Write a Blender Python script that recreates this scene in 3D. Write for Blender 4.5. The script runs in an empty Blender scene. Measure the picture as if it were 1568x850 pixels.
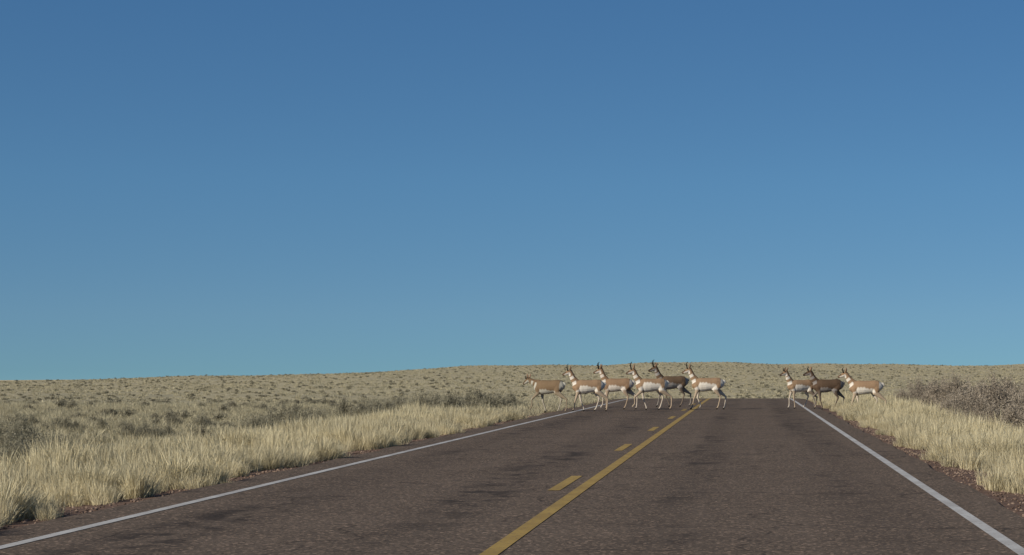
import bpy, bmesh, math, random
import numpy as np
from mathutils import Vector
random.seed(7); R=np.random.default_rng(11)
scene=bpy.context.scene
scene.view_settings.view_transform='Standard'
scene.view_settings.look='None'
scene.view_settings.exposure=0

CAMH=1.27; F=3600.0
# ---------------------------------------------------------------- camera
cam=bpy.data.cameras.new("camera"); camo=bpy.data.objects.new("camera",cam)
scene.collection.objects.link(camo); scene.camera=camo
cam.sensor_width=36; cam.lens=F/1568*36
cam.shift_x=(784-1146)/1568; cam.shift_y=142/1568
cam.clip_start=0.1; cam.clip_end=20000
camo.location=(0,0,CAMH); camo.rotation_euler=(math.radians(90),0,0)

# ---------------------------------------------------------------- light
SD=Vector((-0.78,-0.62,0)).normalized(); EL=math.radians(25)
az=math.atan2(SD.x,SD.y)
w=bpy.data.worlds.new("World"); scene.world=w; w.use_nodes=True
nt=w.node_tree; nt.nodes.clear()
out=nt.nodes.new('ShaderNodeOutputWorld'); bg=nt.nodes.new('ShaderNodeBackground')
sky=nt.nodes.new('ShaderNodeTexSky'); sky.sky_type='NISHITA'; sky.sun_disc=False
sky.sun_elevation=EL; sky.sun_rotation=az; sky.altitude=1700; sky.air_density=1.0; sky.dust_density=0.3; sky.ozone_density=2.0
tc=nt.nodes.new('ShaderNodeTexCoord'); mp=nt.nodes.new('ShaderNodeVectorMath'); mp.operation='MULTIPLY_ADD'
mp.inputs[1].default_value=(1,1,2.2); mp.inputs[2].default_value=(0,0,0.10)
nrm=nt.nodes.new('ShaderNodeVectorMath'); nrm.operation='NORMALIZE'
nt.links.new(tc.outputs['Generated'],mp.inputs[0]); nt.links.new(mp.outputs[0],nrm.inputs[0]); nt.links.new(nrm.outputs[0],sky.inputs['Vector'])
tint=nt.nodes.new('ShaderNodeMix'); tint.data_type='RGBA'; tint.blend_type='MULTIPLY'; tint.inputs['Factor'].default_value=1
sz=nt.nodes.new('ShaderNodeSeparateXYZ'); nt.links.new(tc.outputs['Generated'],sz.inputs[0])
rp=nt.nodes.new('ShaderNodeValToRGB'); nt.links.new(sz.outputs[2],rp.inputs[0])
stops=[(0.0,(.36,.48,.475)),(.024,(.43,.55,.55)),(.08,(.455,.665,.70)),(.157,(.44,.70,.80)),(.5,(.5,.6,.65))]
els=rp.color_ramp.elements
els[0].position=0; els[0].color=(*stops[0][1],1); els[1].position=.5; els[1].color=(*stops[-1][1],1)
for ps,c in stops[1:-1]:
    e_=els.new(ps); e_.color=(*c,1)
nt.links.new(rp.outputs[0],tint.inputs[7])
nt.links.new(sky.outputs[0],tint.inputs[6]); nt.links.new(tint.outputs[2],bg.inputs['Color'])
bg.inputs['Strength'].default_value=0.14
nt.links.new(bg.outputs[0],out.inputs['Surface'])

sun=bpy.data.lights.new("sun",'SUN'); so=bpy.data.objects.new("sun",sun); scene.collection.objects.link(so)
sun.energy=4.6; sun.angle=math.radians(0.5); sun.color=(1.0,0.91,0.77)
d=Vector((SD.x*math.cos(EL),SD.y*math.cos(EL),math.sin(EL)))
so.rotation_euler=d.to_track_quat('Z','Y').to_euler(); so.location=(-40,-40,40)

# ---------------------------------------------------------------- terrain function
RC=-1.75            # road centre x
ARC_Y=112.0; ARC_R=110.0
def sst(a,b,x):
    t=np.clip((x-a)/(b-a),0,1); return t*t*(3-2*t)
_py=np.arange(-200,9000,1.0)
_pz=np.interp(_py,[-200,99,107,115,125,142,190,230,300,500,700,900,1050,1400,3000,9000],
                  [0,0,-0.02,-0.10,-0.26,-0.66,-1.95,-2.35,-2.0,0.1,2.1,3.8,4.0,1.5,-14,-45])
_k=np.hanning(13); _k/=_k.sum()
_pp=np.pad(_pz,6,mode='edge'); _pz=np.convolve(_pp,_k,mode='valid')
def road_dist(X,Y):
    d1=np.abs(X-RC)
    cx=RC+ARC_R
    dx=cx-X; dy=Y-ARC_Y
    d2=np.abs(np.hypot(dx,dy)-ARC_R)
    d3=np.abs(Y-(ARC_Y+ARC_R))
    return np.where(Y<ARC_Y,d1,np.where(X<cx,d2,np.minimum(d3,1e9)))
def und(X,Y):
    return (np.sin(X*0.21+1.3*np.sin(Y*0.09))*0.05+np.sin(Y*0.17+X*0.05)*0.05
            +np.sin(X*0.047+Y*0.021+1.0)*0.12+np.sin(Y*0.036-X*0.018)*0.10)
def farund(X,Y):
    f=sst(250,900,Y)
    return f*(0.5*np.sin(X*0.031+2.0)+0.35*np.sin(X*0.083+Y*0.004)+0.2*np.sin(X*0.19+Y*0.01)) + sst(1200,3500,Y)*3.0*np.sin(X*0.006+0.5)*np.sin(Y*0.002)
def T(X,Y):
    X=np.asarray(X,float);Y=np.asarray(Y,float)
    prof=np.interp(Y,_py,_pz)
    plain=-0.0042*np.maximum(Y-60,0)
    ww=sst(-235,-75,X)
    z=ww*prof+(1-ww)*plain
    dd=road_dist(X,Y)
    return z+(und(X,Y)+farund(X,Y))*sst(7,22,dd)
def G(X,Y):
    X=np.asarray(X,float);Y=np.asarray(Y,float)
    dd=road_dist(X,Y)
    extra=np.where(Y>ARC_Y,0.12,0.0)*(1-sst(4.5,6,dd))
    return T(X,Y)-0.03-extra-0.05*sst(4.2,5.0,dd)-0.28*sst(6.5,11,dd)

# ---------------------------------------------------------------- node helpers
class M:
    def __init__(s,name):
        s.m=bpy.data.materials.new(name); s.m.use_nodes=True; s.t=s.m.node_tree
        s.b=s.t.nodes['Principled BSDF']; s.b.inputs['Roughness'].default_value=0.9
        s.b.inputs['Specular IOR Level'].default_value=0.15
    def n(s,t,**k):
        x=s.t.nodes.new(t)
        for a,v in k.items(): setattr(x,a,v)
        return x
    def l(s,a,b): s.t.links.new(a,b)
    def pos(s,sc=(1,1,1)):
        g=s.n('ShaderNodeNewGeometry'); v=s.n('ShaderNodeVectorMath',operation='MULTIPLY'); v.inputs[1].default_value=sc
        s.l(g.outputs['Position'],v.inputs[0]); return v.outputs[0]
    def noise(s,vec,scale,detail=4,rough=0.55):
        x=s.n('ShaderNodeTexNoise'); x.inputs['Scale'].default_value=scale; x.inputs['Detail'].default_value=detail; x.inputs['Roughness'].default_value=rough
        s.l(vec,x.inputs['Vector']); return x.outputs['Fac']
    def rng(s,v,a,b,c=0,d=1):
        x=s.n('ShaderNodeMapRange',interpolation_type='SMOOTHSTEP')
        x.inputs[1].default_value=a;x.inputs[2].default_value=b;x.inputs[3].default_value=c;x.inputs[4].default_value=d
        s.l(v,x.inputs[0]); return x.outputs[0]
    def math(s,op,a,b):
        x=s.n('ShaderNodeMath',operation=op)
        for i,q in enumerate((a,b)):
            if isinstance(q,(int,float)): x.inputs[i].default_value=q
            else: s.l(q,x.inputs[i])
        return x.outputs[0]
    def mix(s,f,a,b,mode='MIX'):
        x=s.n('ShaderNodeMix',data_type='RGBA',blend_type=mode)
        for i,q in ((0,f),(6,a),(7,b)):
            if isinstance(q,(int,float)): x.inputs[i].default_value=q
            elif isinstance(q,tuple): x.inputs[i].default_value=(*q,1)
            else: s.l(q,x.inputs[i])
        return x.outputs[2]
    def attr(s,name): return s.n('ShaderNodeAttribute',attribute_name=name).outputs['Fac']
    def col(s,c): s.l(c,s.b.inputs['Base Color'])
    def bump(s,h,st,dist):
        x=s.n('ShaderNodeBump'); x.inputs['Strength'].default_value=st; x.inputs['Distance'].default_value=dist
        s.l(h,x.inputs['Height']); s.l(x.outputs[0],s.b.inputs['Normal'])

# ground
gm=M("ground_mat")
p=gm.pos()
a=gm.noise(p,0.06,6); b=gm.noise(p,1.3,6,0.7); c=gm.noise(p,0.35,5,0.7); e=gm.noise(p,9,4,0.7)
col=gm.mix(gm.rng(a,.35,.65),(0.47,0.41,0.255),(0.37,0.335,0.225))
col=gm.mix(gm.rng(b,.42,.62),col,(0.51,0.44,0.28))
col=gm.mix(gm.math('MULTIPLY',gm.rng(c,.54,.70),0.4),col,(0.18,0.17,0.12))
big=gm.noise(gm.pos((0.35,0.05,1)),0.05,5,0.6)
col=gm.mix(gm.math('MULTIPLY',gm.rng(big,.5,.62),0.35),col,(0.23,0.22,0.155))
col=gm.mix(gm.math('MULTIPLY',gm.attr('golden'),.8),col,(0.66,0.51,0.27))
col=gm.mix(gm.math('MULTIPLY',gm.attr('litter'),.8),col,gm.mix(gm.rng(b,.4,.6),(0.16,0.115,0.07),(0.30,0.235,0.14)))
gv=gm.mix(gm.rng(e,.35,.65),(0.11,0.07,0.052),(0.22,0.145,0.105))
v=gm.n('ShaderNodeTexVoronoi'); v.inputs['Scale'].default_value=28; gm.l(p,v.inputs['Vector'])
gv=gm.mix(gm.math('MULTIPLY',gm.rng(v.outputs['Distance'],.1,.35,1,0),0.35),gv,(0.26,0.18,0.14))
fac=gm.rng(gm.math('ADD',gm.attr('gravel'),gm.math('MULTIPLY',gm.math('SUBTRACT',b,0.5),0.9)),.35,.65)
col=gm.mix(fac,col,gv); gm.col(col); gm.bump(gm.math('ADD',e,b),0.6,0.03)

# asphalt
am=M("asphalt_mat")
p=am.pos()
sp=am.n('ShaderNodeTexVoronoi'); sp.inputs['Scale'].default_value=45; am.l(p,sp.inputs['Vector'])
sep=am.n('ShaderNodeSeparateColor'); am.l(sp.outputs['Color'],sep.inputs[0])
n1=am.noise(p,0.5,6,0.65); n2=am.noise(p,30,3,0.7)
col=am.mix(am.rng(n1,.35,.65),(0.108,0.086,0.069),(0.134,0.106,0.085))
col=am.mix(am.rng(n2,.4,.7),col,(0.17,0.130,0.102))
col=am.mix(am.rng(sep.outputs[0],.84,.97,0,.85),col,(0.42,0.31,0.23))
col=am.mix(am.rng(sep.outputs[1],.78,.97,0,.7),col,(0.032,0.028,0.026))
sx=am.n('ShaderNodeSeparateXYZ'); am.l(p,sx.inputs[0])
bands=None
for cx,wd in ((1.15,0.36),(-0.65,0.28),(-2.75,0.32),(-4.5,0.36)):
    dd=am.math('ABSOLUTE',am.math('SUBTRACT',sx.outputs[0],cx),0)
    q=am.rng(dd,wd*0.3,wd*1.7,1,0)
    bands=q if bands is None else am.math('MAXIMUM',bands,q)
pt=am.noise(am.pos((2.0,1.3,1)),0.9,7,0.68)
gate=am.noise(am.pos((.6,0.12,1)),0.9,3,0.5)
patch=am.math('MULTIPLY',am.rng(pt,.48,.58),am.rng(gate,.43,.58))
col=am.mix(am.math('MULTIPLY',am.math('MULTIPLY',bands,patch),0.75),col,(0.033,0.029,0.028))
col=am.mix(am.math('MULTIPLY',bands,0.13),col,(0.03,0.026,0.025))
lane=am.noise(am.pos((3.0,0.05,1)),0.8,4,0.6)
col=am.mix(am.rng(lane,.5,.7,0,.22),col,(0.21,0.165,0.13))
cr=am.n('ShaderNodeTexVoronoi',feature='DISTANCE_TO_EDGE'); cr.inputs['Scale'].default_value=0.35
wv=am.n('ShaderNodeVectorMath',operation='ADD'); nn=am.n('ShaderNodeTexNoise'); nn.inputs['Scale'].default_value=1.2; am.l(p,nn.inputs['Vector'])
am.l(p,wv.inputs[0]); am.l(nn.outputs['Color'],wv.inputs[1]); am.l(wv.outputs[0],cr.inputs['Vector'])
col=am.mix(am.rng(cr.outputs['Distance'],.0,.012,.5,0),col,(0.02,0.018,0.018))
am.col(col); am.bump(n2,0.5,0.01); am.b.inputs['Roughness'].default_value=0.95; am.b.inputs['Specular IOR Level'].default_value=0.05

def paint(name,c1,c2,thr):
    m=M(name); p=m.pos(); n=m.noise(p,14,6,0.75); n2=m.noise(p,1.2,4)
    c=m.mix(m.rng(n2,.3,.7),c1,c2)
    f=m.rng(n,thr,thr+.12)
    c=m.mix(m.math('MULTIPLY',f,.8),c,(0.11,0.085,0.068)); m.col(c); m.b.inputs['Roughness'].default_value=.8
    return m.m
white=paint("white_paint_mat",(0.56,0.56,0.55),(0.42,0.41,0.40),.54)
yellow=paint("yellow_paint_mat",(0.42,0.29,0.09),(0.33,0.225,0.075),.53)

# ---------------------------------------------------------------- ground mesh
def link(o): scene.collection.objects.link(o); return o
def geo(a0,step,g,end):
    o=[a0]; s=step
    while o[-1]<end: s*=g; o.append(o[-1]+s)
    return o
xs=sorted([-x for x in geo(14,0.35,1.055,6000)][::-1]+list(np.arange(-13.65,12,0.35))+geo(12,0.35,1.055,6000))
ys=list(np.arange(-80,8,8.0))+list(np.arange(8,150,1.0))+geo(150,1.0,1.025,7000)
xs=np.array(xs);ys=np.array(ys)
XX,YY=np.meshgrid(xs,ys); ZZ=G(XX,YY)
co=np.stack([XX,YY,ZZ],-1).reshape(-1,3)
nx,ny=len(xs),len(ys)
ii=(np.arange(ny-1)[:,None]*nx+np.arange(nx-1)[None,:]).ravel()
faces=np.stack([ii,ii+1,ii+nx+1,ii+nx],-1)
def mesh_np(name,co,faces,mat,smooth=True):
    me=bpy.data.meshes.new(name); n=faces.shape[1]
    me.vertices.add(len(co)); me.vertices.foreach_set('co',np.ascontiguousarray(co,dtype=np.float32).ravel())
    me.loops.add(faces.size); me.loops.foreach_set('vertex_index',np.ascontiguousarray(faces,dtype=np.int32).ravel())
    me.polygons.add(len(faces)); me.polygons.foreach_set('loop_start',np.arange(0,faces.size,n,dtype=np.int32))
    me.polygons.foreach_set('use_smooth',np.full(len(faces),smooth))
    me.update(calc_edges=True); me.validate()
    if mat: me.materials.append(mat)
    return me
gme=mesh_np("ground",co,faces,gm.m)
dd=road_dist(XX,YY).ravel()
def vattr(nm,arr):
    t_=gme.attributes.new(nm,'FLOAT','POINT'); t_.data.foreach_set('value',np.asarray(arr,dtype=np.float32).ravel())
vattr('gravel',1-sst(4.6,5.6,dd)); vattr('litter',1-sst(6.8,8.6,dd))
vattr('golden',sst(-120,-215,XX)*sst(480,850,YY))
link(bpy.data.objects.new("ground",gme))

# ---------------------------------------------------------------- road
cl=[]
for y in np.arange(-80,ARC_Y,1.0): cl.append((RC,y,0.0))
L=ARC_R*math.pi/2
for s in np.arange(0,L,1.5):
    t=s/ARC_R; cl.append((RC+ARC_R*(1-math.cos(t)),ARC_Y+ARC_R*math.sin(t),t))
for x in np.arange(0,500,4.0): cl.append((RC+ARC_R+x,ARC_Y+ARC_R,math.pi/2))
cl=np.array(cl)
def strip(name,offs,dz,mat,y0=None,y1=None,jag=0.0):
    c=cl if y0 is None else None
    if c is None:
        yy=np.arange(y0,y1+0.01,(y1-y0)/8.0); c=np.stack([np.full_like(yy,RC),yy,np.zeros_like(yy)],-1)
    offs=np.array(offs,float)
    O=np.tile(offs,(len(c),1))
    if jag:
        O[:,0]+=R.normal(0,jag,len(c)); O[:,-1]+=R.normal(0,jag,len(c))
    X=c[:,0:1]+np.cos(c[:,2:3])*O; Y=c[:,1:2]-np.sin(c[:,2:3])*O
    Z=T(c[:,0],c[:,1])[:,None]+dz+0*O
    co=np.stack([X,Y,Z],-1).reshape(-1,3); k=len(offs)
    i=(np.arange(len(c)-1)[:,None]*k+np.arange(k-1)[None,:]).ravel()
    return mesh_np(name,co,np.stack([i,i+1,i+k+1,i+k],-1),mat)
link(bpy.data.objects.new("asphalt_road",strip("asphalt_road",[-4.15,-3,-1.5,0,1.5,3,4.15],0,am.m,jag=0.03)))
mk=bpy.data.objects.new("road_markings",None); link(mk)
def child(n,me,par):
    o=bpy.data.objects.new(n,me); link(o); o.parent=par; return o
child("edge_line_a",strip("edge_line_a",[-3.65,-3.545],0.004,white),mk)
child("edge_line_b",strip("edge_line_b",[3.605,3.71],0.004,white),mk)
child("solid_centre_line",strip("solid_centre_line",[-0.10,0.03],0.004,yellow),mk)
k=0
y=24.8-12.2*3
while y<112:
    child("centre_dash_%d"%k,strip("centre_dash",[-0.37,-0.24],0.004,yellow,y,y+3.4),mk); k+=1; y+=12.2

# ---------------------------------------------------------------- instancing
def scatter(name,objs,P,rot,scl,idx,tilt=None):
    colx=bpy.data.collections.new(name+"_source")
    for o in objs: colx.objects.link(o)
    me=bpy.data.meshes.new(name); n=len(P)
    me.vertices.add(n); me.vertices.foreach_set('co',np.asarray(P,dtype=np.float32).ravel())
    def add(nm,ty,key,arr):
        a=me.attributes.new(nm,ty,'POINT'); a.data.foreach_set(key,arr.ravel())
    rv=np.zeros((n,3),np.float32); rv[:,2]=rot
    if tilt is not None: rv[:,:2]=tilt
    add('rv','FLOAT_VECTOR','vector',rv); add('sv','FLOAT_VECTOR','vector',np.asarray(scl,dtype=np.float32)); add('ix','INT','value',np.asarray(idx,dtype=np.int32))
    o=link(bpy.data.objects.new(name,me))
    g=bpy.data.node_groups.new(name+"_nodes",'GeometryNodeTree')
    g.interface.new_socket('Geometry',in_out='INPUT',socket_type='NodeSocketGeometry')
    g.interface.new_socket('Geometry',in_out='OUTPUT',socket_type='NodeSocketGeometry')
    N=g.nodes.new; gi=N('NodeGroupInput'); go=N('NodeGroupOutput'); ip=N('GeometryNodeInstanceOnPoints'); ci=N('GeometryNodeCollectionInfo')
    ci.inputs['Collection'].default_value=colx; ci.inputs['Separate Children'].default_value=True; ci.inputs['Reset Children'].default_value=True
    def na(nm,ty):
        x=N('GeometryNodeInputNamedAttribute'); x.data_type=ty; x.inputs['Name'].default_value=nm; return x.outputs['Attribute']
    er=N('FunctionNodeEulerToRotation')
    l=g.links.new
    l(na('rv','FLOAT_VECTOR'),er.inputs[0]); l(er.outputs[0],ip.inputs['Rotation'])
    l(na('sv','FLOAT_VECTOR'),ip.inputs['Scale']); l(na('ix','INT'),ip.inputs['Instance Index'])
    ip.inputs['Pick Instance'].default_value=True
    l(gi.outputs[0],ip.inputs['Points']); l(ci.outputs[0],ip.inputs['Instance']); l(ip.outputs[0],go.inputs[0])
    md=o.modifiers.new('scatter','NODES'); md.node_group=g
    return o

def leafmat(name,c1,c2,c3,transl=0.2):
    m=M(name); oi=m.n('ShaderNodeObjectInfo'); at=m.n('ShaderNodeAttribute',attribute_name='shade')
    c=m.mix(oi.outputs['Random'],c1,c2); c=m.mix(m.rng(at.outputs['Fac'],0.3,1.0),c,c3)
    pn=m.noise(m.pos(),0.35,3); c=m.mix(m.rng(pn,.35,.65,0,.55),c,m.mix(1.0,c,(0.62,0.62,0.62),'MULTIPLY'))
    m.col(c); m.b.inputs['Specular IOR Level'].default_value=0.1
    tr=m.n('ShaderNodeBsdfTranslucent'); m.l(c,tr.inputs['Color'])
    mx=m.n('ShaderNodeMixShader'); mx.inputs[0].default_value=transl
    m.l(m.b.outputs[0],mx.inputs[1]); m.l(tr.outputs[0],mx.inputs[2])
    m.l(mx.outputs[0],m.t.nodes['Material Output'].inputs['Surface'])
    return m.m
def tuft(name,mat,nb,rad,h0,h1,wd,lean,curl=0.5):
    V=[];Fc=[];S=[]
    for i in range(nb):
        r=rad*math.sqrt(random.random()); a=random.random()*6.283
        bx,by=r*math.cos(a),r*math.sin(a)
        h=random.uniform(h0,h1)*(1-0.35*r/rad)
        la=a+random.gauss(0,0.9); ln=abs(random.gauss(0,lean))+lean*0.5*r/rad
        dx,dy=math.cos(la)*ln,math.sin(la)*ln
        wa=random.random()*3.1416; wx,wy=math.cos(wa)*wd/2,math.sin(wa)*wd/2
        sh=random.random(); b0=len(V)
        for j,(t,ww) in enumerate(((0,1),(0.45,0.85),(0.8,0.55),(1,0.12))):
            k=t*(1-curl)+curl*t*t
            x=bx+dx*h*k; y=by+dy*h*k; z=h*(t-0.25*ln*t*t)-0.02
            V+= [(x-wx*ww,y-wy*ww,z),(x+wx*ww,y+wy*ww,z)]; S+=[sh,sh]
            if j: q=b0+2*j; Fc.append((q-2,q-1,q+1,q))
    me=mesh_np(name,np.array(V),np.array(Fc),mat,False)
    a=me.attributes.new('shade','FLOAT','POINT'); a.data.foreach_set('value',np.array(S,dtype=np.float32))
    return bpy.data.objects.new(name,me)
def bush(name,mat,h,rad,stems,leaves,leaf,wd=0.008,spread=.03):
    V=[];Fc=[];S=[]
    def quad(c,u,v,s):
        b=len(V); V.extend([tuple(c-u-v),tuple(c+u-v),tuple(c+u+v),tuple(c-u+v)]); S.extend([s]*4); Fc.append((b,b+1,b+2,b+3))
    tips=[]
    lobes=[(random.uniform(0,6.283),random.uniform(.7,1.2)) for _ in range(5)]
    for i in range(stems):
        a=random.random()*6.283; el=math.radians(random.uniform(18,90))
        k=1.0
        for la,lk in lobes: k*=1+(lk-1)*max(0,math.cos(a-la))
        k=min(k,1.25)
        L=k*random.uniform(.6,1.08)
        tip=np.array([math.cos(a)*math.cos(el)*rad*L,math.sin(a)*math.cos(el)*rad*L,min(math.sin(el)*h*L,h*1.05)+0.03])
        base=np.array([random.gauss(0,.05),random.gauss(0,.05),-0.02])
        mid=base*0.5+tip*0.5+np.array([random.gauss(0,.05),random.gauss(0,.05),random.uniform(-.02,.08)*h])
        pts=[base,base*.3+mid*.7,mid,mid*.45+tip*.55,tip]
        wv=np.array([-math.sin(a),math.cos(a),0])
        for q in range(4):
            ww=wd*(1-.2*q)
            b=len(V); V.extend([tuple(pts[q]-wv*ww),tuple(pts[q]+wv*ww),tuple(pts[q+1]+wv*ww*.7),tuple(pts[q+1]-wv*ww*.7)]); S.extend([.15]*4); Fc.append((b,b+1,b+2,b+3))
        tips.append((mid,tip))
    for i in range(leaves):
        m_,t_=random.choice(tips); t=random.uniform(0.1,1.06); c=m_*(1-t)+t_*t+np.array([random.gauss(0,spread) for _ in range(3)])
        if c[2]<0.02: c[2]=0.02
        u=np.array([random.gauss(0,1) for _ in range(3)]); u/=np.linalg.norm(u)
        v=np.cross(u,[random.gauss(0,1) for _ in range(3)]); v/=np.linalg.norm(v)
        quad(c,u*leaf*random.uniform(.6,1.6)*1.6,v*leaf*.4,random.random())
    me=mesh_np(name,np.array(V),np.array(Fc),mat,False)
    a=me.attributes.new('shade','FLOAT','POINT'); a.data.foreach_set('value',np.array(S,dtype=np.float32))
    return bpy.data.objects.new(name,me)

straw=leafmat("straw_grass_mat",(0.66,0.575,0.365),(0.50,0.44,0.28),(0.80,0.73,0.51),.25)
dull=leafmat("dull_grass_mat",(0.49,0.445,0.30),(0.39,0.365,0.255),(0.60,0.54,0.375),.2)
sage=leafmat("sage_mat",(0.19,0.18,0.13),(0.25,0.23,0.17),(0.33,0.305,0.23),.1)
farsage=leafmat("hazed_sage_mat",(0.25,0.235,0.17),(0.31,0.29,0.21),(0.38,0.35,0.26),.1)  # sage lightened so distance haze is in the colour itself
browns=leafmat("brown_shrub_mat",(0.25,0.21,0.165),(0.32,0.275,0.215),(0.45,0.39,0.31),.1)
olive=leafmat("olive_shrub_mat",(0.23,0.215,0.155),(0.30,0.28,0.20),(0.40,0.37,0.275),.1)

vt=[tuft("verge_tuft",straw,110,.12,.26,.50,.007,.30) for _ in range(4)]+[tuft("verge_tuft",straw,80,.17,.2,.42,.007,.5) for _ in range(3)]+[tuft("verge_tuft",straw,60,.08,.38,.58,.006,.22)]
ft=[tuft("field_tuft",dull,70,.12,.12,.30,.009,.5) for _ in range(4)]
fart=[tuft("far_tuft",dull,30,.3,.15,.38,.045,.5) for _ in range(4)]
sb=[bush("sage_bush",sage,.5,.5,60,900,.016) for _ in range(3)]
bb=[bush("brown_bush",browns,.95,.95,200,4200,.013,.007,.045) for _ in range(4)]
ob=[bush("olive_bush",olive,.75,.8,150,2600,.012) for _ in range(3)]
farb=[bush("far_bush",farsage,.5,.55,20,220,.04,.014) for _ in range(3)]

def P3(X,Y): return np.stack([X,Y,G(X,Y)],-1)
def clump(X,Y,s):
    return .5+.25*(np.sin(X*1.7*s+2.1*np.sin(Y*.8*s))+np.sin(Y*1.3*s+1.7*np.sin(X*1.1*s+.7)))
def verge(n,y0,y1,side,d0,width):
    Y=R.uniform(y0,y1,n); t=R.random(n)**1.15
    edge=d0+.25*np.sin(Y*.9)+.18*np.sin(Y*2.3+1)+.12*np.sin(Y*5.1)
    D=edge+t*width
    X=RC+side*D
    keep=(clump(X,Y,1.6)*.9+clump(X,Y,.6)*.5-.05>R.random(n)*1.1)
    return X[keep],Y[keep],t[keep]
XL,YL,tL=verge(6400,14,66,-1,4.55,2.9)
XR,YR,tR=verge(6400,12,105,1,4.75,2.3)
X2,Y2,t2=verge(900,64,108,-1,4.6,3.0)
X=np.r_[XL,XR];Y=np.r_[YL,YR];tt=np.r_[tL,tR]
s=R.uniform(.6,1.2,len(X))*(0.50+.7*np.clip(clump(X,Y,1.6),0,1))*(.75+.3*sst(0,.25,tt))
scatter("roadside_grass",vt,P3(X,Y),R.uniform(0,6.28,len(X)),np.stack([s*1.1,s*1.1,s],-1),R.integers(0,len(vt),len(X)))
def wedge(n,y0,y1,pw,r0=-.5,r1=.32):
    Y=(R.uniform(y0**pw,y1**pw,n))**(1/pw); X=R.uniform(r0,r1,n)*Y
    return X,Y
X,Y=wedge(32000,16,135,1.5); d_=road_dist(X,Y); kp=(d_>5.3)&((clump(X,Y,.6)+.35)>R.random(len(X)))
X=np.r_[X[kp],X2];Y=np.r_[Y[kp],Y2]; s=R.uniform(.7,1.3,len(X))
scatter("field_grass",ft,P3(X,Y),R.uniform(0,6.28,len(X)),np.stack([s*1.15,s*1.15,s],-1),R.integers(0,len(ft),len(X)))
X,Y=wedge(42000,130,1050,0.6,-.42,.26); kp=(road_dist(X,Y)>6)&((clump(X,Y,.12)+.4)>R.random(len(X))); X=X[kp];Y=Y[kp]; s=R.uniform(.6,1.2,len(X))
scatter("distant_grass",fart,P3(X,Y),R.uniform(0,6.28,len(X)),np.stack([s*1.4,s*1.4,s],-1),R.integers(0,len(fart),len(X)))
X,Y=wedge(900,28,140,1.6); kp=(road_dist(X,Y)>8.5); X=X[kp];Y=Y[kp]; s=R.uniform(.35,.9,len(X))
scatter("sagebrush",sb,P3(X,Y),R.uniform(0,6.28,len(X)),np.stack([s,s,s*.85],-1),R.integers(0,3,len(X)))
X,Y=wedge(7500,135,1000,0.5,-.42,.26); kp=(road_dist(X,Y)>8)&(clump(X,Y,.05)+.3>R.random(len(X))); X=X[kp];Y=Y[kp]; s=R.uniform(.4,1.1,len(X))
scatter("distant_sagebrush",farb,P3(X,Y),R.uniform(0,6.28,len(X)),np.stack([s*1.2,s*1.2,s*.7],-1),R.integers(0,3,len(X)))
def at(px,py):
    Yd=F*CAMH/(py-567.0); return ((px-1146)/F*Yd,Yd)
bl=[]
for i in range(170):
    Yd=random.uniform(38,95); xx=5.0+ (Yd-40)*.012+random.random()**1.2*(5+Yd*.10)
    bl.append((xx,Yd,random.uniform(.8,1.38)*(1.0 if xx>5.8 else .72)))
B=np.array(bl); s=B[:,2]
scatter("saltbush_thicket",bb,P3(B[:,0],B[:,1]),R.uniform(0,6.28,len(B)),np.stack([s*.9,s*.9,s],-1),R.integers(0,4,len(B)))
bl=[]
for px,py,n,sx_,sc in ((650,637,24,70,1.05),(740,630,9,25,.85),(420,662,14,50,.9),(215,665,9,40,.6),(20,676,8,30,.7),(85,700,8,40,.85),(30,720,5,20,.7),(480,650,9,30,.7),(590,640,8,30,.95),(300,650,8,60,.5),(120,655,8,60,.5)):
    for i in range(n):
        x_,y_=at(px+random.gauss(0,sx_*.7),py+random.gauss(0,2)); y_*=1.12; x_*=1.12
        bl.append((x_,y_,sc*random.uniform(.55,1.1)))
B=np.array(bl); kp=road_dist(B[:,0],B[:,1])>6.0; B=B[kp]; s=B[:,2]
scatter("roadside_brush",ob,P3(B[:,0],B[:,1]),R.uniform(0,6.28,len(B)),np.stack([s,s,s],-1),R.integers(0,3,len(B)))
sm=M("stone_mat"); oi=sm.n('ShaderNodeObjectInfo'); sm.col(sm.mix(oi.outputs['Random'],(0.10,0.065,0.05),(0.30,0.22,0.17)))
st=[]
for i in range(3):
    bm=bmesh.new(); bmesh.ops.create_icosphere(bm,subdivisions=1,radius=1)
    for v_ in bm.verts: v_.co*=random.uniform(.7,1.2); v_.co.z*=.6
    me=bpy.data.meshes.new("stone"); bm.to_mesh(me); bm.free(); me.materials.append(sm.m); st.append(bpy.data.objects.new("stone",me))
n=9000; Y=R.uniform(12,70,n); sd=R.choice([-1,1],n); X=RC+sd*R.normal(4.6,.32,n); kp=np.abs(X-RC)>4.16; X=X[kp];Y=Y[kp]; s=R.uniform(.006,.022,len(X))
scatter("shoulder_gravel",st,P3(X,Y)+np.array([0,0,.002]),R.uniform(0,6.28,len(X)),np.stack([s,s,s],-1),R.integers(0,3,len(X)))

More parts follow.
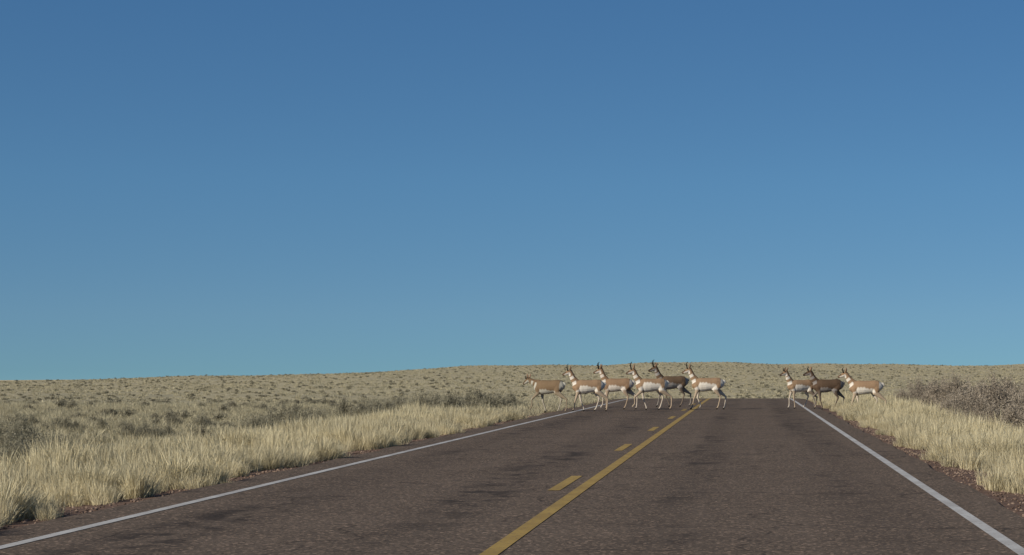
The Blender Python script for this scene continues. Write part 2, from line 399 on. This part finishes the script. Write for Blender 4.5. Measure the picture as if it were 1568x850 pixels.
# ---------------------------------------------------------------- pronghorn
fm=M("pronghorn_coat_mat"); at_=fm.n('ShaderNodeVertexColor',layer_name='coat'); tcx=fm.n('ShaderNodeTexCoord')
fn=fm.noise(tcx.outputs['Object'],30,4,.7)
fm.col(fm.mix(fm.rng(fn,.3,.7,0,.35),at_.outputs[0],fm.mix(1.0,at_.outputs[0],(.6,.58,.55),'MULTIPLY')))
fm.bump(fm.noise(tcx.outputs['Object'],90,3),.4,.01); fm.b.inputs['Roughness'].default_value=.8
def loft(bm,pts,rad,n=14):
    P=[Vector(q) for q in pts]; rings=[]
    for i,q in enumerate(P):
        t=(P[min(i+1,len(P)-1)]-P[max(i-1,0)]).normalized()
        side=Vector((0,1,0)); side=(side-t*side.dot(t)).normalized(); up=t.cross(side)
        ry,rz=rad[i] if isinstance(rad[i],tuple) else (rad[i],rad[i])
        rings.append([bm.verts.new(q+side*ry*math.cos(6.28318*k/n)+up*rz*math.sin(6.28318*k/n)) for k in range(n)])
    for a,b in zip(rings,rings[1:]):
        for k in range(n): bm.faces.new((a[k],a[(k+1)%n],b[(k+1)%n],b[k]))
    bm.faces.new(rings[0][::-1]); bm.faces.new(rings[-1])
def lerp(a,b,t): return tuple(a[i]*(1-t)+b[i]*t for i in range(3))
TAN=(0.31,0.205,0.125); WHT=(0.72,0.67,0.59); DRK=(0.055,0.04,0.033); LT=(0.44,0.345,0.25)
def pronghorn(loc,yaw,legs,neck=(0.20,0.36),headp=(0.24,-0.10),horn=.2,scale=1.,tone=(1,1,1),flank=.775):
    bm=bmesh.new()
    loft(bm,[(-.53,0,.88),(-.50,0,.86),(-.43,0,.84),(-.31,0,.825),(-.15,0,.805),(.03,0,.79),(.20,0,.785),(.33,0,.80),(.42,0,.83),(.47,0,.85)],
         [(.03,.04),(.085,.11),(.135,.165),(.165,.195),(.17,.20),(.18,.215),(.17,.225),(.14,.20),(.105,.15),(.06,.09)],18)
    N0=Vector((.36,0,.90)); N1=N0+Vector((neck[0],0,neck[1])); Mz=N1+Vector((headp[0],0,headp[1]))
    nm=N0.lerp(N1,.5)+Vector((.015,0,-.02))
    loft(bm,[N0+Vector((-.12,0,-.10)),N0,nm,N1,N1+Vector((0.01,0,.03))],[(.11,.17),(.09,.135),(.066,.095),(.055,.075),(.04,.05)])
    hd=(Mz-N1); hu=hd.normalized()
    loft(bm,[N1-hu*.07,N1-hu*.03,N1+hd*.2,N1+hd*.45,N1+hd*.75,N1+hd*.95,Mz+hu*.01],[(.03,.035),(.055,.062),(.062,.075),(.05,.066),(.036,.046),(.032,.04),(.018,.024)])
    loft(bm,[(-.50,0,.93),(-.56,0,.90),(-.585,0,.82)],[(.03,.03),(.028,.025),(.012,.012)],8)
    for i,(sft,lift) in enumerate(legs):
        sy=1 if i%2==0 else -1
        if i<2:
            el=(.29+sft*.12,sy*.10,.60); hoof=(.31+sft,sy*.075,.02+lift)
            kn=lerp(el,hoof,.47); kn=(kn[0]+.015+lift*.75,kn[1],kn[2]+lift*.35)
            fe=lerp(kn,hoof,.78); fe=(fe[0]-.02-lift*.2,fe[1],fe[2]+.015)
            loft(bm,[(.27,sy*.085,.86),(.33,sy*.10,.74),el,lerp(el,kn,.5),kn,lerp(kn,fe,.15),lerp(kn,fe,.6),fe,(hoof[0]-.01,hoof[1],hoof[2]+.035),(hoof[0]+.02,hoof[1],hoof[2]-.02)],
                 [(.05,.09),(.06,.10),(.045,.068),(.031,.04),(.027,.030),(.020,.023),(.018,.020),(.021,.024),(.020,.023),(.024,.032)],10)
        else:
            sti=(-.27+sft*.25,sy*.11,.62); hoof=(-.36+sft,sy*.08,.02+lift)
            hk=(-.455+sft*.62-(.04 if sft<-.1 else 0),sy*.09,.40+lift*.55+(.0 if sft<0 else .01))
            fe=lerp(hk,hoof,.78); fe=(fe[0]-.02-lift*.15,fe[1],fe[2]+.01)
            loft(bm,[(-.36,sy*.07,.88),(-.35,sy*.095,.78),sti,lerp(sti,hk,.5),lerp(sti,hk,.85),hk,lerp(hk,fe,.2),lerp(hk,fe,.6),fe,(hoof[0]-.01,hoof[1],hoof[2]+.035),(hoof[0]+.02,hoof[1],hoof[2]-.02)],
                 [(.07,.10),(.075,.135),(.06,.105),(.04,.062),(.027,.036),(.026,.034),(.021,.026),(.018,.021),(.021,.024),(.020,.023),(.024,.032)],10)
    bmesh.ops.recalc_face_normals(bm,faces=bm.faces)
    me=bpy.data.meshes.new("tmp"); bm.to_mesh(me); bm.free()
    o=bpy.data.objects.new("tmp",me); link(o)
    r=o.modifiers.new('r','REMESH'); r.mode='VOXEL'; r.voxel_size=.013
    sm_=o.modifiers.new('s','SMOOTH'); sm_.iterations=2; sm_.factor=.5
    dg=bpy.context.evaluated_depsgraph_get(); dg.update()
    me2=bpy.data.meshes.new_from_object(o.evaluated_get(dg)); bpy.data.objects.remove(o)
    bm=bmesh.new(); bm.from_mesh(me2); parts=[]
    def mark(n0,c): parts.append((n0,len(bm.verts),c))
    up=Vector((0,1,0)).cross(hu)*-1
    if up.z<0: up=-up
    for sy in (-1,1):
        n0=len(bm.verts); b0=N1+hd*.22+up*.055+Vector((0,sy*.035,0))
        loft(bm,[b0,b0+Vector((.02,sy*.015,horn*.45)),b0+Vector((.025,sy*.03,horn*.8)),b0+Vector((-.02,sy*.03,horn*1.05))],[.018,.016,.010,.003],8)
        if horn>.15: loft(bm,[b0+Vector((.02,sy*.015,horn*.45)),b0+Vector((.07,sy*.02,horn*.62))],[.011,.003],6)
        mark(n0,(.025,.02,.018))
        n0=len(bm.verts); e0=N1-hu*.01+up*.045+Vector((0,sy*.045,0))
        loft(bm,[e0,e0+Vector((-.015,sy*.035,.055)),e0+Vector((-.02,sy*.06,.10)),e0+Vector((-.015,sy*.07,.15))],[(.014,.018),(.016,.030),(.013,.024),(.003,.004)],8)
        mark(n0,(.30,.20,.13))
        n0=len(bm.verts); loft(bm,[N1+hd*.28+up*.03+Vector((0,sy*.052,0)),N1+hd*.28+up*.03+Vector((0,sy*.066,0))],[.015,.009],8); mark(n0,(.01,.01,.01))
    bmesh.ops.recalc_face_normals(bm,faces=bm.faces)
    bm.to_mesh(me2); bm.free()
    nv=len(me2.vertices); C=np.empty(nv*3,np.float32); me2.vertices.foreach_get('co',C); C=C.reshape(-1,3)
    x,y_,z=C.T
    col=np.tile(np.array(TAN),(nv,1))
    def put(mask,c,k=1.0):
        kk=np.clip(mask,0,1)[:,None]*k; col[:]=col*(1-kk)+np.array(c)*kk
    jit=.012*np.sin(x*60)+.01*np.sin(x*23+1)
    zl=flank+.03*np.sin(x*6)-.17*sst(.20,.33,x)-.14*sst(-.24,-.36,x)
    put(sst(.03,-.03,z-zl-jit)*(x>-.45)*(x<.42),WHT)
    put(sst(.66,.60,z)*1.,LT)
    put((sst(.62,.56,z))*((np.abs(y_)<.075)*1.),WHT,.6)
    put(sst(.68,.66,z)*sst(.54,.56,z)*(x>-.22)*(x<.22),WHT)
    put(sst(-.41,-.44,x+ .05*np.abs(z-.82))*(z>.62),WHT)
    nd=np.array(N1-N0); L2=nd@nd; rel=C-np.array(N0); tn=(rel@nd)/L2
    perp=rel-tn[:,None]*nd; front=(perp[:,0]*nd[2]-perp[:,2]*nd[0])/math.sqrt(L2)
    neckm=(tn>-.05)*(x>.36)
    put(neckm*(front<-.02),(.24,.15,.09),.7)
    for a_,b_ in ((-.1,.22),(.40,.66)):
        put(neckm*(front>-.02)*sst(a_,a_+.04,tn)*sst(b_,b_-.04,tn),WHT)
    hv=np.array(hd); rh=C-np.array(N1); th=(rh@hv)/(hv@hv); ph=rh-th[:,None]*hv; uh=ph@np.array(up)
    headm=(th>.05)*(np.abs(uh)<.12)*(z>N1.z-.25)*(x>N1.x-.02)
    put(headm*1.,(.28,.18,.105)); put(headm*(uh<-.0)*(th<.8),WHT); put(headm*(th>.5)*(uh>.012),DRK,.8); put(headm*(th>.93),DRK,.9)
    put((z<.05)*1.,(.03,.025,.02))
    col*=np.array(tone)
    for a_,b_,c in parts: col[a_:b_]=c
    ca=me2.color_attributes.new('coat','FLOAT_COLOR','POINT'); ca.data.foreach_set('color',np.c_[col,np.ones(nv)].astype(np.float32).ravel())
    me2.polygons.foreach_set('use_smooth',np.ones(len(me2.polygons),bool))
    me2.materials.clear(); me2.materials.append(fm.m); me2.name="pronghorn"
    o=link(bpy.data.objects.new("pronghorn",me2))
    zz=float(G(loc[0],loc[1])) if abs(loc[0]-RC)>4.15 else float(T(loc[0],loc[1]))
    o.location=(loc[0],loc[1],zz); o.rotation_euler=(0,0,math.radians(yaw)); o.scale=(scale,)*3
    return o
wA=((.16,0),(-.18,0),(-.22,0),(.14,0)); wB=((.05,0),(.22,.06),(.12,0),(-.24,0)); wC=((.27,.10),(-.16,0),(-.25,.03),(.10,0)); wD=((-.12,0),(.10,.13),(.18,0),(-.12,0)); wE=((-.2,0),(.18,0),(.1,0),(-.26,.03))
wF=((-.05,0),(.12,.02),(-.14,0),(.2,.05)); wG=((.2,0),(-.08,.05),(.05,0),(-.16,0))
def px(cx,fy):
    Yd=F*CAMH/(fy-567.0); return ((cx-1146)/F*Yd,Yd)
shade_tone=(.34,.33,.35)  # shade on the animal, multiplied into its coat colour
pronghorn(px(840,630),160,wC,neck=(.31,.12),headp=(.19,-.14),horn=.10,tone=(.62,.64,.62),flank=.70)
pronghorn(px(900,630),184,wA,horn=.22,scale=.97,flank=.80)
pronghorn(px(945,627),174,wB,neck=(.17,.38),horn=.22,scale=1.0,tone=(.86,.84,.84),flank=.77)
pronghorn(px(997,628),188,wC,horn=.24,scale=1.0,flank=.87)
pronghorn(px(1029,623),196,wE,neck=(.19,.37),horn=.24,scale=1.06,tone=(.46,.46,.48))  # dark tone paints the shade it stands in onto the coat
pronghorn(px(1083,627),180,wG,horn=.22,scale=1.02,flank=.84)
pronghorn(px(1226,626),202,wF,neck=(.18,.36),horn=.13,scale=.95,flank=.82)
pronghorn(px(1267,626),186,wD,neck=(.20,.34),horn=.14,scale=1.0,tone=shade_tone,flank=.72)
pronghorn(px(1325,629),176,wA,neck=(.24,.31),horn=.18,scale=1.02,flank=.78)
print("done", len(bpy.data.objects))
